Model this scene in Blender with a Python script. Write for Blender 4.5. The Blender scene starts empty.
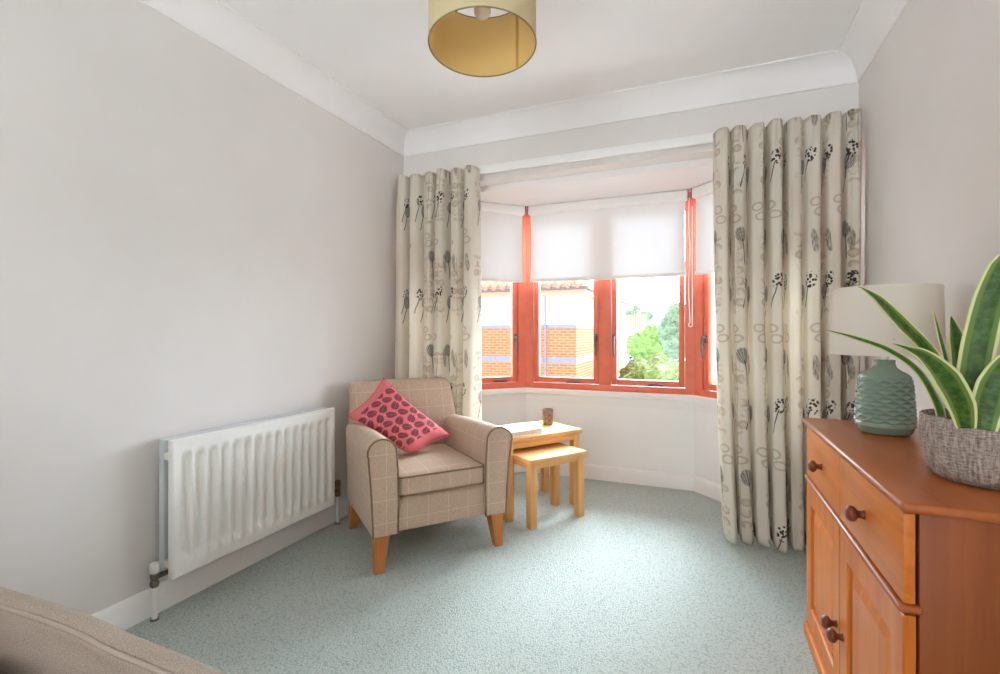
import bpy, bmesh, math, random
from mathutils import Vector, Matrix, noise
R = random.Random(7)
PI = math.pi
sc = bpy.context.scene
col = sc.collection

# ------------------------------------------------------------------ measures
XL, XR, YB, YR = -1.905, 0.704, 2.853, -2.3      # room walls
CEIL = 2.40
BAYL, BAYR, BAYY = -1.24, -0.045, 3.5             # bay: front corners
OPL, OPR, HEAD = -1.887, 0.602, 1.995
HEADW = 2.032            # bay opening
EYE = 1.056
YAW = math.atan(202 / 487)
GZ = -2.8                                        # street level outside


def far(px, d, z=0.0):
    """Ground plan point seen at bearing px, d metres out (street outside)."""
    xc = (px - 500) / 487
    return Vector((d * (-math.sin(YAW) + xc * math.cos(YAW)), d * (math.cos(YAW) + xc * math.sin(YAW)), z))


# ------------------------------------------------------------------ materials
def lin(c):
    return tuple((v / 255 / 12.92) if v / 255 <= .04045 else ((v / 255 + .055) / 1.055) ** 2.4 for v in c)


class Mat:
    def __init__(s, name, rgb=None, rough=.6, spec=.3, metal=0.0):
        s.m = bpy.data.materials.new(name)
        s.m.use_nodes = True
        s.t = s.m.node_tree
        s.n = s.t.nodes
        s.b = s.n['Principled BSDF']
        s.out = s.n['Material Output']
        s.b.inputs['Roughness'].default_value = rough
        s.b.inputs['Specular IOR Level'].default_value = spec
        s.b.inputs['Metallic'].default_value = metal
        if rgb: s.b.inputs['Base Color'].default_value = lin(rgb) + (1,)

    def node(s, typ, **kw):
        n = s.n.new(typ)
        for k, v in kw.items(): setattr(n, k, v)
        return n

    def put(s, sock, v):
        if hasattr(v, 'links') or isinstance(v, bpy.types.NodeSocket): s.t.links.new(v, sock)
        else: sock.default_value = v

    def math(s, op, a, b=None, c=None, clamp=False):
        n = s.node('ShaderNodeMath', operation=op, use_clamp=clamp)
        s.put(n.inputs[0], a)
        if b is not None: s.put(n.inputs[1], b)
        if c is not None: s.put(n.inputs[2], c)
        return n.outputs[0]

    def add(s, a, b): return s.math('ADD', a, b)
    def sub(s, a, b): return s.math('SUBTRACT', a, b)
    def mul(s, a, b): return s.math('MULTIPLY', a, b)
    def mx(s, a, b): return s.math('MAXIMUM', a, b)
    def frac(s, a): return s.math('FRACT', a)

    def smooth(s, v, a, b):
        n = s.node('ShaderNodeMapRange', interpolation_type='SMOOTHSTEP')
        s.put(n.inputs['Value'], v)
        n.inputs['From Min'].default_value = a
        n.inputs['From Max'].default_value = b
        return n.outputs['Result']

    def ramp01(s, v, a, b, c=0., d=1.):
        n = s.node('ShaderNodeMapRange')
        s.put(n.inputs['Value'], v)
        for k, x in zip(('From Min', 'From Max', 'To Min', 'To Max'), (a, b, c, d)): n.inputs[k].default_value = x
        return n.outputs['Result']

    def mix(s, f, a, b):
        n = s.node('ShaderNodeMix', data_type='RGBA')
        s.put(n.inputs[0], f)
        for sock, v in ((n.inputs[6], a), (n.inputs[7], b)):
            s.put(sock, lin(v) + (1,) if isinstance(v, tuple) else v)
        return n.outputs[2]

    def coord(s, which='Object'):
        return s.node('ShaderNodeTexCoord').outputs[which]

    def xyz(s, v):
        n = s.node('ShaderNodeSeparateXYZ')
        s.put(n.inputs[0], v)
        return n.outputs[0], n.outputs[1], n.outputs[2]

    def vec(s, x, y, z=0.0):
        n = s.node('ShaderNodeCombineXYZ')
        for i, v in enumerate((x, y, z)): s.put(n.inputs[i], v)
        return n.outputs[0]

    def noise(s, vec, scale, detail=3, rough=.55, dist=0.0, col=False):
        n = s.node('ShaderNodeTexNoise')
        s.put(n.inputs['Vector'], vec)
        n.inputs['Scale'].default_value = scale
        n.inputs['Detail'].default_value = detail
        n.inputs['Roughness'].default_value = rough
        n.inputs['Distortion'].default_value = dist
        return n.outputs['Color' if col else 'Fac']

    def scaled(s, vec, sx, sy, sz):
        n = s.node('ShaderNodeMapping')
        s.put(n.inputs[0], vec)
        n.inputs['Scale'].default_value = (sx, sy, sz)
        return n.outputs[0]

    def bump(s, h, strength=.3, dist=.01):
        n = s.node('ShaderNodeBump')
        n.inputs['Strength'].default_value = strength
        n.inputs['Distance'].default_value = dist
        s.put(n.inputs['Height'], h)
        s.t.links.new(n.outputs[0], s.b.inputs['Normal'])

    def color(s, v):
        s.put(s.b.inputs['Base Color'], v)

    def translucent(s, fac, colr):
        tr = s.node('ShaderNodeBsdfTranslucent')
        s.put(tr.inputs[0], lin(colr) + (1,) if isinstance(colr, tuple) else colr)
        m = s.node('ShaderNodeMixShader')
        m.inputs[0].default_value = fac
        s.t.links.new(s.b.outputs[0], m.inputs[1])
        s.t.links.new(tr.outputs[0], m.inputs[2])
        s.t.links.new(m.outputs[0], s.out.inputs[0])


def plaster(name, rgb, rough=.75):
    m = Mat(name, rgb, rough, .2)
    o = m.coord()
    n = m.noise(o, 2.2, 3)
    m.color(m.mix(m.ramp01(n, .3, .7), tuple(c - 3 for c in rgb), tuple(min(255, c + 2) for c in rgb)))
    m.bump(m.noise(o, 190, 3), .08, .002)
    return m.m


def wood(name, dark, mid, light, axis=2, rough=.4, scale=1.0, knots=False, spec=.4):
    m = Mat(name, mid, rough, spec)
    o = m.coord()
    sv = [26 * scale] * 3
    sv[axis] = 1.6 * scale
    v = m.scaled(o, *sv)
    big = m.noise(v, 1.0, 4, .6, .35)
    fine = m.noise(v, 5.0, 3, .6)
    c = m.mix(m.ramp01(big, .32, .68), dark, light)
    c = m.mix(m.ramp01(fine, .35, .75, 0, .55), c, mid)
    if knots:
        w = m.node('ShaderNodeTexVoronoi')
        kv = [5.5] * 3
        kv[axis] = 3.0
        m.put(w.inputs['Vector'], m.scaled(o, *kv))
        w.inputs['Scale'].default_value = 1.0
        k = m.sub(1.0, m.smooth(w.outputs['Distance'], .03, .10))
        c = m.mix(m.mul(k, .6), c, tuple(int(q * .6) for q in dark))
    m.color(c)
    m.bump(fine, .05, .002)
    return m.m


def check_fabric(name, base, line):
    m = Mat(name, base, .9, .1)
    m.b.inputs['Sheen Weight'].default_value = .15
    uv = m.coord('UV')
    x, y, _ = m.xyz(uv)
    def lines(c):
        d = m.math('ABSOLUTE', m.sub(m.frac(m.add(m.mul(c, 10.0), .28)), .5))
        return m.sub(1.0, m.smooth(d, .009, .022))
    wv = m.noise(m.scaled(uv, 700, 60, 1), 1.0, 2)
    wh = m.noise(m.scaled(uv, 60, 700, 1), 1.0, 2)
    weave = m.mul(m.add(wv, wh), .5)
    c = m.mix(m.ramp01(weave, .35, .65), tuple(int(q * .88) for q in base), tuple(min(255, int(q * 1.08)) for q in base))
    c = m.mix(m.mul(m.mx(lines(x), lines(y)), .42), c, line)
    m.color(c)
    m.bump(weave, .25, .002)
    return m.m


def leaf_cells(m, u, v, pu, pv, offu=0.0, offv=0.0):
    x = m.mul(m.sub(m.frac(m.add(m.mul(u, 1 / pu), offu)), .5), pu)
    y = m.mul(m.sub(m.frac(m.add(m.mul(v, 1 / pv), offv)), .5), pv)
    return x, y


def rot(m, x, y, a):
    c, s = math.cos(a), math.sin(a)
    return m.add(m.mul(x, c), m.mul(y, s)), m.add(m.mul(x, -s), m.mul(y, c))


def ell(m, x, y, a, b):
    return m.math('SQRT', m.add(m.math('POWER', m.mul(x, 1 / a), 2.0), m.math('POWER', m.mul(y, 1 / b), 2.0)))


def curtain_fabric():
    m = Mat('printed curtain cotton', (232, 226, 215), .85, .1)
    uv = m.coord('UV')
    wob = m.noise(uv, 7, 2, col=True)
    wx, wy, _ = m.xyz(wob)
    u0, v0, _ = m.xyz(uv)
    u = m.add(u0, m.mul(m.sub(wx, .5), .030))
    v = m.add(v0, m.mul(m.sub(wy, .5), .030))
    fine = m.noise(uv, 160, 2)
    c = m.mix(m.ramp01(m.noise(uv, 3, 2), .3, .7), (234, 229, 218), (226, 219, 206))

    def layer(mask, rgb, k):
        nonlocal c
        c = m.mix(m.mul(mask, k), c, rgb)

    PV = .60
    # taupe chains of soft leaves
    x, y = leaf_cells(m, u, v, .31, PV, .10, .30)
    inb = m.mul(m.smooth(y, -.20, -.18), m.sub(1.0, m.smooth(y, .18, .20)))
    yy = m.mul(m.sub(m.frac(m.mul(y, 1 / .055)), .5), .055)
    patch = m.smooth(m.noise(uv, 13, 3), .44, .60)
    for sx in (-.024, .024):
        e = ell(m, m.add(x, sx), yy, .025, .022)
        layer(m.mul(inb, m.mul(m.sub(1.0, m.smooth(e, .9, 1.05)), m.mul(m.ramp01(m.smooth(e, .2, .95), 0, 1, .45, 1.0), patch))), (182, 165, 140), .72)
    layer(m.mul(inb, m.sub(1.0, m.smooth(m.math('ABSOLUTE', x), .002, .0045))), (176, 162, 140), .6)
    # pairs of taupe rings
    x, y = leaf_cells(m, u, v, .27, PV, .62, .78)
    for cx, cy, a, b in ((-.012, .028, .036, .023), (.010, -.022, .032, .023)):
        e = ell(m, m.add(x, cx), m.add(y, cy), a, b)
        layer(m.mul(m.sub(1.0, m.smooth(e, .92, 1.05)), m.smooth(e, .50, .80)), (174, 162, 142), .6)
    # soft brown brushes
    x, y = leaf_cells(m, u, v, .23, PV, .33, .05)
    x, y = rot(m, x, y, .12)
    e = ell(m, x, y, .017, .062)
    layer(m.mul(m.sub(1.0, m.smooth(e, .8, 1.05)), m.ramp01(m.noise(m.scaled(uv, 260, 30, 1), 1, 2), .4, .6, .25, 1)), (112, 100, 88), .8)
    # dark grey flower heads on stems
    for pu, ou, ov, a in ((.27, .05, .50, -.25), (.36, .45, .02, .2)):
        x, y = leaf_cells(m, u, v, pu, PV, ou, ov)
        x, y = rot(m, x, y, a)
        e = ell(m, x, m.sub(y, .03), .034, .042)
        ang = m.math('ARCTAN2', x, m.add(y, .05))
        st = m.math('SINE', m.add(m.mul(ang, 46.0), m.mul(m.noise(uv, 90, 2), 5.0)))
        head = m.mul(m.sub(1.0, m.smooth(e, .85, 1.08)), m.ramp01(st, -.6, .6, .55, 1.0))
        stem = m.mul(m.sub(1.0, m.smooth(m.math('ABSOLUTE', m.add(x, m.mul(m.math('POWER', y, 2.0), .8))), .0022, .0045)),
                     m.mul(m.smooth(y, -.115, -.105), m.sub(1.0, m.smooth(y, .0, .01))))
        layer(m.mul(head, m.ramp01(m.noise(uv, 150, 3, .7), .35, .6, .45, 1.0)), (70, 67, 69), .92)
        layer(stem, (80, 78, 76), .9)
    # black speckled seed heads
    x, y = leaf_cells(m, u, v, .24, PV, .78, .36)
    x, y = rot(m, x, y, -.3)
    e = ell(m, x, y, .028, .040)
    vo = m.node('ShaderNodeTexVoronoi')
    m.put(vo.inputs['Vector'], uv)
    vo.inputs['Scale'].default_value = 75
    dots = m.sub(1.0, m.smooth(vo.outputs['Distance'], .42, .56))
    layer(m.mul(m.sub(1.0, m.smooth(e, .9, 1.1)), dots), (48, 46, 46), .95)
    stem = m.mul(m.sub(1.0, m.smooth(m.math('ABSOLUTE', x), .002, .004)), m.mul(m.smooth(y, -.14, -.13), m.sub(1.0, m.smooth(y, -.03, -.02))))
    layer(stem, (70, 66, 64), .85)
    m.color(c)
    m.bump(fine, .12, .002)
    m.translucent(.30, c)
    return m.m


def pillow_fabric():
    m = Mat('leaf printed pink cotton', (226, 118, 122), .8, .15)
    uv = m.coord('UV')
    u0, v0, _ = m.xyz(uv)
    wob = m.noise(uv, 14, 2, col=True)
    wx, wy, _ = m.xyz(wob)
    u = m.add(u0, m.mul(m.sub(wx, .5), .012))
    v = m.add(v0, m.mul(m.sub(wy, .5), .012))
    c = m.mix(m.ramp01(m.noise(uv, 220, 2), .3, .7), (218, 108, 114), (232, 130, 134))
    field = m.mul(m.smooth(u0, .055, .058), m.sub(1.0, m.smooth(u0, .405, .408)))
    for ou, ov, a in ((0.0, 0.0, .55), (.5, .0, -.5), (.25, .5, .45), (.75, .5, -.6)):
        x, y = leaf_cells(m, u, v, .112, .122, ou, ov)
        x, y = rot(m, x, y, a)
        k = m.add(1.0, m.mul(y, 7.0))
        e = ell(m, m.mul(x, k), y, .0215, .0300)
        body = m.sub(1.0, m.smooth(e, .9, 1.0))
        rib = m.sub(1.0, m.smooth(m.math('ABSOLUTE', x), .0008, .0018))
        side = m.math('SINE', m.mul(m.sub(y, m.mul(m.math('ABSOLUTE', x), .8)), 950.0))
        ink = m.mul(body, m.ramp01(m.mx(m.mul(m.smooth(side, .2, .9), .6), rib), 0, 1, 1.0, .45))
        c = m.mix(m.mul(m.mul(ink, field), .86), c, (92, 44, 60))
        stem = m.mul(m.sub(1.0, m.smooth(m.math('ABSOLUTE', x), .0008, .0018)), m.mul(m.smooth(y, -.046, -.045), m.sub(1.0, m.smooth(y, -.030, -.029))))
        c = m.mix(m.mul(m.mul(stem, field), .8), c, (244, 180, 176))
    m.color(c)
    m.bump(m.noise(uv, 300, 2), .12, .002)
    return m.m


def carpet():
    m = Mat('sage green carpet pile', (170, 181, 168), .95, .05)
    o = m.coord()
    a = m.noise(o, 210, 3, .75)
    b = m.noise(o, 3.0, 3)
    vo = m.node('ShaderNodeTexVoronoi')
    m.put(vo.inputs['Vector'], o)
    vo.inputs['Scale'].default_value = 150
    c = m.mix(m.ramp01(a, .32, .68), (172, 183, 177), (214, 221, 217))
    c = m.mix(m.ramp01(b, .3, .7, 0, .35), c, (196, 205, 200))
    c = m.mix(m.smooth(vo.outputs['Distance'], .45, .85), c, (168, 180, 173))
    m.color(c)
    m.bump(m.add(a, m.mul(vo.outputs['Distance'], -.5)), .8, .008)
    return m.m


def bricks():
    m = Mat('orange brick', (222, 140, 104), .9, .1)
    o = m.coord()
    x, y, z = m.xyz(o)
    br = m.node('ShaderNodeTexBrick')
    m.put(br.inputs['Vector'], m.vec(m.add(x, y), z, 0.0))
    br.inputs['Color1'].default_value = lin((196, 98, 66)) + (1,)
    br.inputs['Color2'].default_value = lin((184, 88, 60)) + (1,)
    br.inputs['Mortar'].default_value = lin((186, 132, 108)) + (1,)
    br.inputs['Scale'].default_value = 1.0
    br.inputs['Brick Width'].default_value = .23
    br.inputs['Row Height'].default_value = .075
    br.inputs['Mortar Size'].default_value = .010
    m.color(br.outputs['Color'])
    return m.m


def roof_tiles(name, rgb, pitch=.26):
    m = Mat(name, rgb, .85, .15)
    o = m.coord()
    x, y, z = m.xyz(o)
    fx = m.math('ABSOLUTE', m.sub(m.frac(m.mul(m.add(x, m.mul(y, .001)), 1 / pitch)), .5))
    fz = m.frac(m.mul(z, 1 / .17))
    dark = tuple(int(q * .72) for q in rgb)
    c = m.mix(m.smooth(fx, .30, .5), rgb, dark)
    c = m.mix(m.mul(m.sub(1.0, m.smooth(fz, .0, .22)), .7), c, dark)
    m.color(c)
    return m.m


def foliage(name, dark, light):
    m = Mat(name, light, .8, .2)
    o = m.coord()
    n = m.noise(o, 3.2, 5, .75)
    m.color(m.mix(m.ramp01(n, .36, .64), dark, light))
    m.bump(n, .8, .2)
    return m.m


def glass_pane():
    m = Mat('window glass')
    tr = m.node('ShaderNodeBsdfTransparent')
    tr.inputs[0].default_value = (.97, .98, .98, 1)
    gl = m.node('ShaderNodeBsdfGlossy')
    gl.inputs['Roughness'].default_value = .02
    fr = m.node('ShaderNodeFresnel')
    fr.inputs[0].default_value = 1.25
    mx = m.node('ShaderNodeMixShader')
    m.t.links.new(fr.outputs[0], mx.inputs[0])
    m.t.links.new(tr.outputs[0], mx.inputs[1])
    m.t.links.new(gl.outputs[0], mx.inputs[2])
    m.t.links.new(mx.outputs[0], m.out.inputs[0])
    return m.m


def blind_fabric():
    m = Mat('white blind fabric', (240, 239, 237), .8, .1)
    m.bump(m.noise(m.coord(), 400, 2), .05, .001)
    m.translucent(.05, (214, 220, 230))
    return m.m


def plain(name, rgb, rough=.5, spec=.3, metal=0.0, nz=4, sc_=30):
    m = Mat(name, rgb, rough, spec, metal)
    n = m.noise(m.coord(), sc_, 2)
    m.color(m.mix(m.ramp01(n, .35, .65), tuple(max(0, q - nz) for q in rgb), tuple(min(255, q + nz) for q in rgb)))
    return m.m


def tweed(name, rgb):
    m = Mat(name, rgb, .95, .08)
    o = m.coord('UV')
    a = m.noise(m.scaled(o, 260, 520, 1), 1, 3, .7)
    b = m.noise(o, 90, 2)
    f = m.noise(m.scaled(o, 120, 260, 1), 1, 2)
    c = m.mix(m.ramp01(a, .36, .64), tuple(int(q * .86) for q in rgb), tuple(min(255, int(q * 1.07)) for q in rgb))
    c = m.mix(m.mul(m.smooth(f, .64, .72), .45), c, (124, 104, 88))
    m.color(c)
    m.bump(m.add(a, b), .5, .004)
    return m.m


def pot_stone():
    m = Mat('scratched taupe stoneware', (150, 136, 126), .85, .15)
    o = m.coord()
    x, y, z = m.xyz(o)
    ang = m.math('ARCTAN2', y, x)
    a = m.noise(m.vec(m.mul(ang, 26), m.mul(z, 28), 0.0), 1, 4, .7)
    b = m.noise(m.vec(m.mul(ang, 8), m.mul(z, 330), 0.0), 1, 3, .7)
    k = m.mul(m.add(a, b), .5)
    m.color(m.mix(m.ramp01(k, .40, .60), (112, 98, 92), (188, 176, 165)))
    m.bump(k, .6, .004)
    return m.m


def snake_leaf():
    m = Mat('variegated leaf', (70, 100, 45), .42, .35)
    uv = m.coord('UV')
    x, y, _ = m.xyz(uv)
    d = m.math('ABSOLUTE', m.sub(x, .5))
    band = m.noise(m.scaled(uv, 3, 26, 1), 1, 3, .6, .6)
    c = m.mix(m.ramp01(band, .38, .62), (48, 80, 28), (76, 112, 42))
    c = m.mix(m.smooth(d, .20, .30), c, (104, 134, 62))
    c = m.mix(m.smooth(d, .385, .425), c, (220, 222, 160))
    m.color(c)
    return m.m


def lamp_glaze():
    m = Mat('glazed sage ceramic', (134, 156, 140), .18, .5)
    m.color(m.mix(m.ramp01(m.noise(m.coord(), 9, 3), .3, .7), (124, 148, 132), (138, 162, 146)))
    m.b.inputs['Coat Weight'].default_value = .3
    return m.m


def mottled_cup():
    m = Mat('mottled bronze glaze', (140, 112, 92), .35, .4, .25)
    n = m.noise(m.coord(), 60, 4, .7)
    m.color(m.mix(m.ramp01(n, .35, .65), (84, 74, 72), (178, 140, 114)))
    return m.m


def book_cover():
    m = Mat('white book cover', (240, 240, 240), .4, .3)
    x, y, z = m.xyz(m.coord())
    e = ell(m, m.sub(x, -.01), m.sub(y, .0), .06, .018)
    n = m.noise(m.coord(), 70, 2)
    m.color(m.mix(m.mul(m.sub(1.0, m.smooth(e, .6, 1.0)), m.ramp01(n, .45, .55)), (242, 242, 242), (176, 188, 206)))
    return m.m


WALL = plaster('cream wall paint', (227, 223, 220))
CEILM = plaster('ceiling paint', (242, 240, 240))
WHITE = plain('white gloss woodwork', (243, 242, 241), .35, .35, nz=1)
WHITEB = plaster('bay wall paint', (247, 247, 247))
CARPET = carpet()
REDM = plain('coral red window paint', (226, 122, 96), .4, .35, nz=4, sc_=12)
GLASS = glass_pane()
BLIND = blind_fabric()
STEEL = plain('brushed handle metal', (120, 112, 106), .3, .5, .9)
DARKM = plain('dark valve metal', (126, 118, 108), .3, .5, .8)
BRASS = plain('brass valve', (150, 120, 80), .35, .5, .85)
CURT = curtain_fabric()
CHECK = check_fabric('beige check upholstery', (196, 172, 150), (232, 211, 200))
PIPE = plain('brown piping cord', (136, 112, 92), .85, .1)
CHAIRLEG = wood('oak chair leg', (172, 102, 46), (188, 118, 58), (204, 136, 72), 2)
PILLOW = pillow_fabric()
PINE = wood('honey oak', (206, 150, 88), (222, 170, 108), (234, 188, 130), 0, .6, spec=.25)
PINEV = wood('honey oak upright', (206, 150, 88), (222, 170, 108), (232, 186, 126), 2, .42)
SBV = wood('stained pine upright', (188, 94, 20), (208, 114, 32), (222, 134, 48), 2, .36, .8, True)
SBH = wood('stained pine lengthwise', (190, 96, 20), (208, 116, 34), (222, 134, 48), 1, .36, .8, True)
SBT = wood('stained pine top', (150, 74, 24), (168, 86, 30), (180, 98, 38), 1, .34, .8)
SBT.node_tree.nodes['Principled BSDF'].inputs['Coat Weight'].default_value = .3
SBT.node_tree.nodes['Principled BSDF'].inputs['Coat Roughness'].default_value = .32
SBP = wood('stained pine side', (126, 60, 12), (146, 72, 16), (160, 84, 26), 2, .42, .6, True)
KNOB = plain('dark turned knob', (112, 52, 26), .28, .5)
RADM = plain('white radiator enamel', (238, 237, 233), .32, .4, nz=1)
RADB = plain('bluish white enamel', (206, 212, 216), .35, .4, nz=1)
SHADEC = plain('cream linen shade', (232, 224, 210), .85, .1, nz=3, sc_=300)
GLAZE = lamp_glaze()
POT = pot_stone()
SOIL = plain('dark potting soil', (46, 36, 30), .95, .05, nz=14, sc_=90)
LEAF = snake_leaf()
SOFA = tweed('taupe tweed', (184, 170, 157))
PENDO = plain('sage khaki drum fabric', (208, 193, 154), .85, .1, nz=3, sc_=300)
PENDI = plain('gold shade lining', (230, 198, 130), .55, .3, nz=4, sc_=4)
RIM = plain('olive shade trim', (150, 138, 96), .7, .2)
BULB = plain('frosted bulb glass', (236, 232, 222), .25, .5, nz=2)
CUP = mottled_cup()
COVER = book_cover()
PAGES = plain('cream page block', (222, 204, 180), .9, .1, nz=12, sc_=200)
TARMAC = plain('pale asphalt', (216, 216, 214), .95, .1)
LAWN = plain('pale lawn', (150, 164, 104), .95, .05, nz=16, sc_=3)
BRICK = bricks()
FARWALL = plain('pale far wall', (196, 188, 182), .9, .1, nz=2)
RENDER = plain('white render', (226, 226, 228), .9, .1, nz=2)
BAND = plain('blue grey brick band', (118, 120, 132), .9, .1)
TILE = roof_tiles('terracotta roof tile', (200, 116, 92))
TILEP = roof_tiles('dusty pink roof tile', (190, 136, 124), .5)
TILEG = roof_tiles('grey slate', (140, 144, 152), .5)
FASCIA = plain('pink fascia board', (196, 132, 114), .7, .2)
GUTTER = plain('dark gutter', (96, 88, 88), .6, .2)
GREENA = foliage('pale green foliage', (74, 96, 52), (136, 156, 92))
GREENB = foliage('mid green foliage', (84, 116, 58), (136, 164, 92))
GREENC = foliage('far green foliage', (82, 104, 84), (112, 134, 106))
BARK = plain('bark', (120, 100, 84), .9, .1)
CARB = plain('pale blue car paint', (128, 152, 196), .3, .5)
CARR = plain('red car paint', (196, 54, 56), .3, .5)
DGLASS = plain('dark glazing', (96, 108, 118), .2, .5)
TYRE = plain('tyre rubber', (50, 50, 52), .8, .2)


# ------------------------------------------------------------------ mesh builder
class MB:
    def __init__(s): s.bm = bmesh.new()

    def box(s, x0, x1, y0, y1, z0, z1, bev=0.0, seg=2, mat=None):
        r = bmesh.ops.create_cube(s.bm, size=1)
        vs = r['verts']
        for v in vs:
            v.co = Vector((x0 + (v.co.x + .5) * (x1 - x0), y0 + (v.co.y + .5) * (y1 - y0), z0 + (v.co.z + .5) * (z1 - z0)))
        if bev:
            es = list({e for v in vs for e in v.link_edges})
            rr = bmesh.ops.bevel(s.bm, geom=es, offset=bev, segments=seg, affect='EDGES', profile=.5)
            vs = list({v for f in rr['faces'] for v in f.verts} | {v for v in vs if v.is_valid})
        if mat is not None:
            for v in vs: v.co = mat @ v.co
        return s

    def hexa(s, bottom, top):
        """frustum from two rings of 4 points"""
        return s.loft([bottom, top])

    def loft(s, rings, closed=True, cap=True):
        vr = [[s.bm.verts.new(Vector(p)) for p in ring] for ring in rings]
        n = len(rings[0])
        for a, b in zip(vr, vr[1:]):
            for i in range(n if closed else n - 1):
                j = (i + 1) % n
                s.bm.faces.new((a[i], a[j], b[j], b[i]))
        if cap and closed:
            s.bm.faces.new(list(reversed(vr[0])))
            s.bm.faces.new(vr[-1])
        return s

    def prism(s, poly, z0, z1):
        return s.loft([[(x, y, z0) for x, y in poly], [(x, y, z1) for x, y in poly]])

    def lathe(s, prof, n=32, c=(0, 0, 0), rfun=None, capb=True, capt=True, axis=None):
        rings = []
        for r, z in prof:
            ring = []
            for i in range(n):
                a = 2 * PI * i / n
                rr = r if rfun is None else rfun(r, z, a)
                p = Vector((rr * math.cos(a), rr * math.sin(a), z))
                if axis is not None: p = axis @ p
                ring.append(p + Vector(c))
            rings.append(ring)
        vr = [[s.bm.verts.new(p) for p in ring] for ring in rings]
        for a, b in zip(vr, vr[1:]):
            for i in range(n):
                j = (i + 1) % n
                s.bm.faces.new((a[i], a[j], b[j], b[i]))
        if capb: s.bm.faces.new(list(reversed(vr[0])))
        if capt: s.bm.faces.new(vr[-1])
        return s

    def tube(s, pts, r, n=8, closed=False, radii=None):
        pts = [Vector(p) for p in pts]
        m = len(pts)
        up = Vector((0, 0, 1))
        rings = []
        prev = None
        for i, p in enumerate(pts):
            if closed: t = (pts[(i + 1) % m] - pts[i - 1])
            else: t = pts[min(i + 1, m - 1)] - pts[max(i - 1, 0)]
            t.normalize()
            if prev is None:
                prev = t.orthogonal().normalized()
            prev = (prev - t * prev.dot(t)).normalized()
            q = t.cross(prev)
            rr = radii[i] if radii else r
            rings.append([p + rr * (math.cos(2 * PI * k / n) * prev + math.sin(2 * PI * k / n) * q) for k in range(n)])
        if closed:
            rings.append(rings[0])
        return s.loft(rings, True, not closed)

    def soft(s, x0, x1, y0, y1, z0, z1, r=.03, n=14, bulge=(0, 0, 0), fn=None):
        """rounded cushion block, faces swelling by bulge"""
        h = Vector(((x1 - x0) / 2, (y1 - y0) / 2, (z1 - z0) / 2))
        c = Vector(((x1 + x0) / 2, (y1 + y0) / 2, (z1 + z0) / 2))
        rm = min(r, h.x * .98, h.y * .98, h.z * .98)
        verts = {}

        def vert(key):
            if key not in verts:
                p = Vector((-1 + 2 * k / n for k in key))
                p = Vector((math.copysign(1 - (1 - abs(t)) ** 1.5, t) for t in p))
                p = Vector((p.x * h.x, p.y * h.y, p.z * h.z))
                q = Vector((max(-h[i] + rm, min(h[i] - rm, p[i])) for i in range(3)))
                d = p - q
                if d.length > 1e-9: p = q + d.normalized() * rm
                t = Vector((p.x / h.x, p.y / h.y, p.z / h.z))
                for i in range(3):
                    a, b = (i + 1) % 3, (i + 2) % 3
                    p[i] += bulge[i] * t[i] * (1 - t[a] ** 2) * (1 - t[b] ** 2)
                p = p + c
                if fn: p = fn(p)
                verts[key] = s.bm.verts.new(p)
            return verts[key]
        for ax in range(3):
            for side in (0, n):
                for i in range(n):
                    for j in range(n):
                        ks = []
                        for a, b in ((i, j), (i + 1, j), (i + 1, j + 1), (i, j + 1)):
                            k = [0, 0, 0]
                            k[ax] = side
                            k[(ax + 1) % 3] = a
                            k[(ax + 2) % 3] = b
                            ks.append(tuple(k))
                        if side == 0: ks.reverse()
                        s.bm.faces.new([vert(k) for k in ks])
        return s

    def grid(s, f, nu, nv, uvf=None, thick=None):
        vs = [[s.bm.verts.new(Vector(f(i / nu, j / nv))) for j in range(nv + 1)] for i in range(nu + 1)]
        lay = s.bm.loops.layers.uv.verify() if uvf else None
        for i in range(nu):
            for j in range(nv):
                fc = s.bm.faces.new((vs[i][j], vs[i + 1][j], vs[i + 1][j + 1], vs[i][j + 1]))
                if uvf:
                    for l, (a, b) in zip(fc.loops, ((i, j), (i + 1, j), (i + 1, j + 1), (i, j + 1))):
                        l[lay].uv = uvf(a / nu, b / nv)
        return s

    def build(s, name, mat, parent=None, angle=40, boxuv=False, kind=None, smooth=True, norm=True):
        bm = s.bm
        if norm: bmesh.ops.recalc_face_normals(bm, faces=bm.faces)
        if boxuv:
            lay = bm.loops.layers.uv.verify()
            for f in bm.faces:
                n = f.normal
                ax = max(range(3), key=lambda i: abs(n[i]))
                for l in f.loops:
                    c = l.vert.co
                    l[lay].uv = ((c.y, c.z), (c.x, c.z), (c.x, c.y))[ax]
        me = bpy.data.meshes.new(name)
        bm.to_mesh(me)
        bm.free()
        me.materials.append(mat)
        if smooth:
            for p in me.polygons: p.use_smooth = True
            me.set_sharp_from_angle(angle=math.radians(angle))
        o = bpy.data.objects.new(name, me)
        col.objects.link(o)
        if parent: o.parent = parent
        if kind: o['kind'] = kind
        return o


def thing(name, label, cat, loc=(0, 0, 0), rz=0.0, group=None):
    o = bpy.data.objects.new(name, None)
    o.empty_display_size = .1
    col.objects.link(o)
    o.location = loc
    o.rotation_euler = (0, 0, rz)
    tag(o, label, cat, group)
    return o


def tag(o, label, cat, group=None):
    o['label'] = label
    o['category'] = cat
    if group: o['group'] = group
    return o


def struct(name, mb, mat, parent=None, **kw):
    return mb.build(name, mat, parent, kind='structure' if parent is None else None, **kw)


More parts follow.
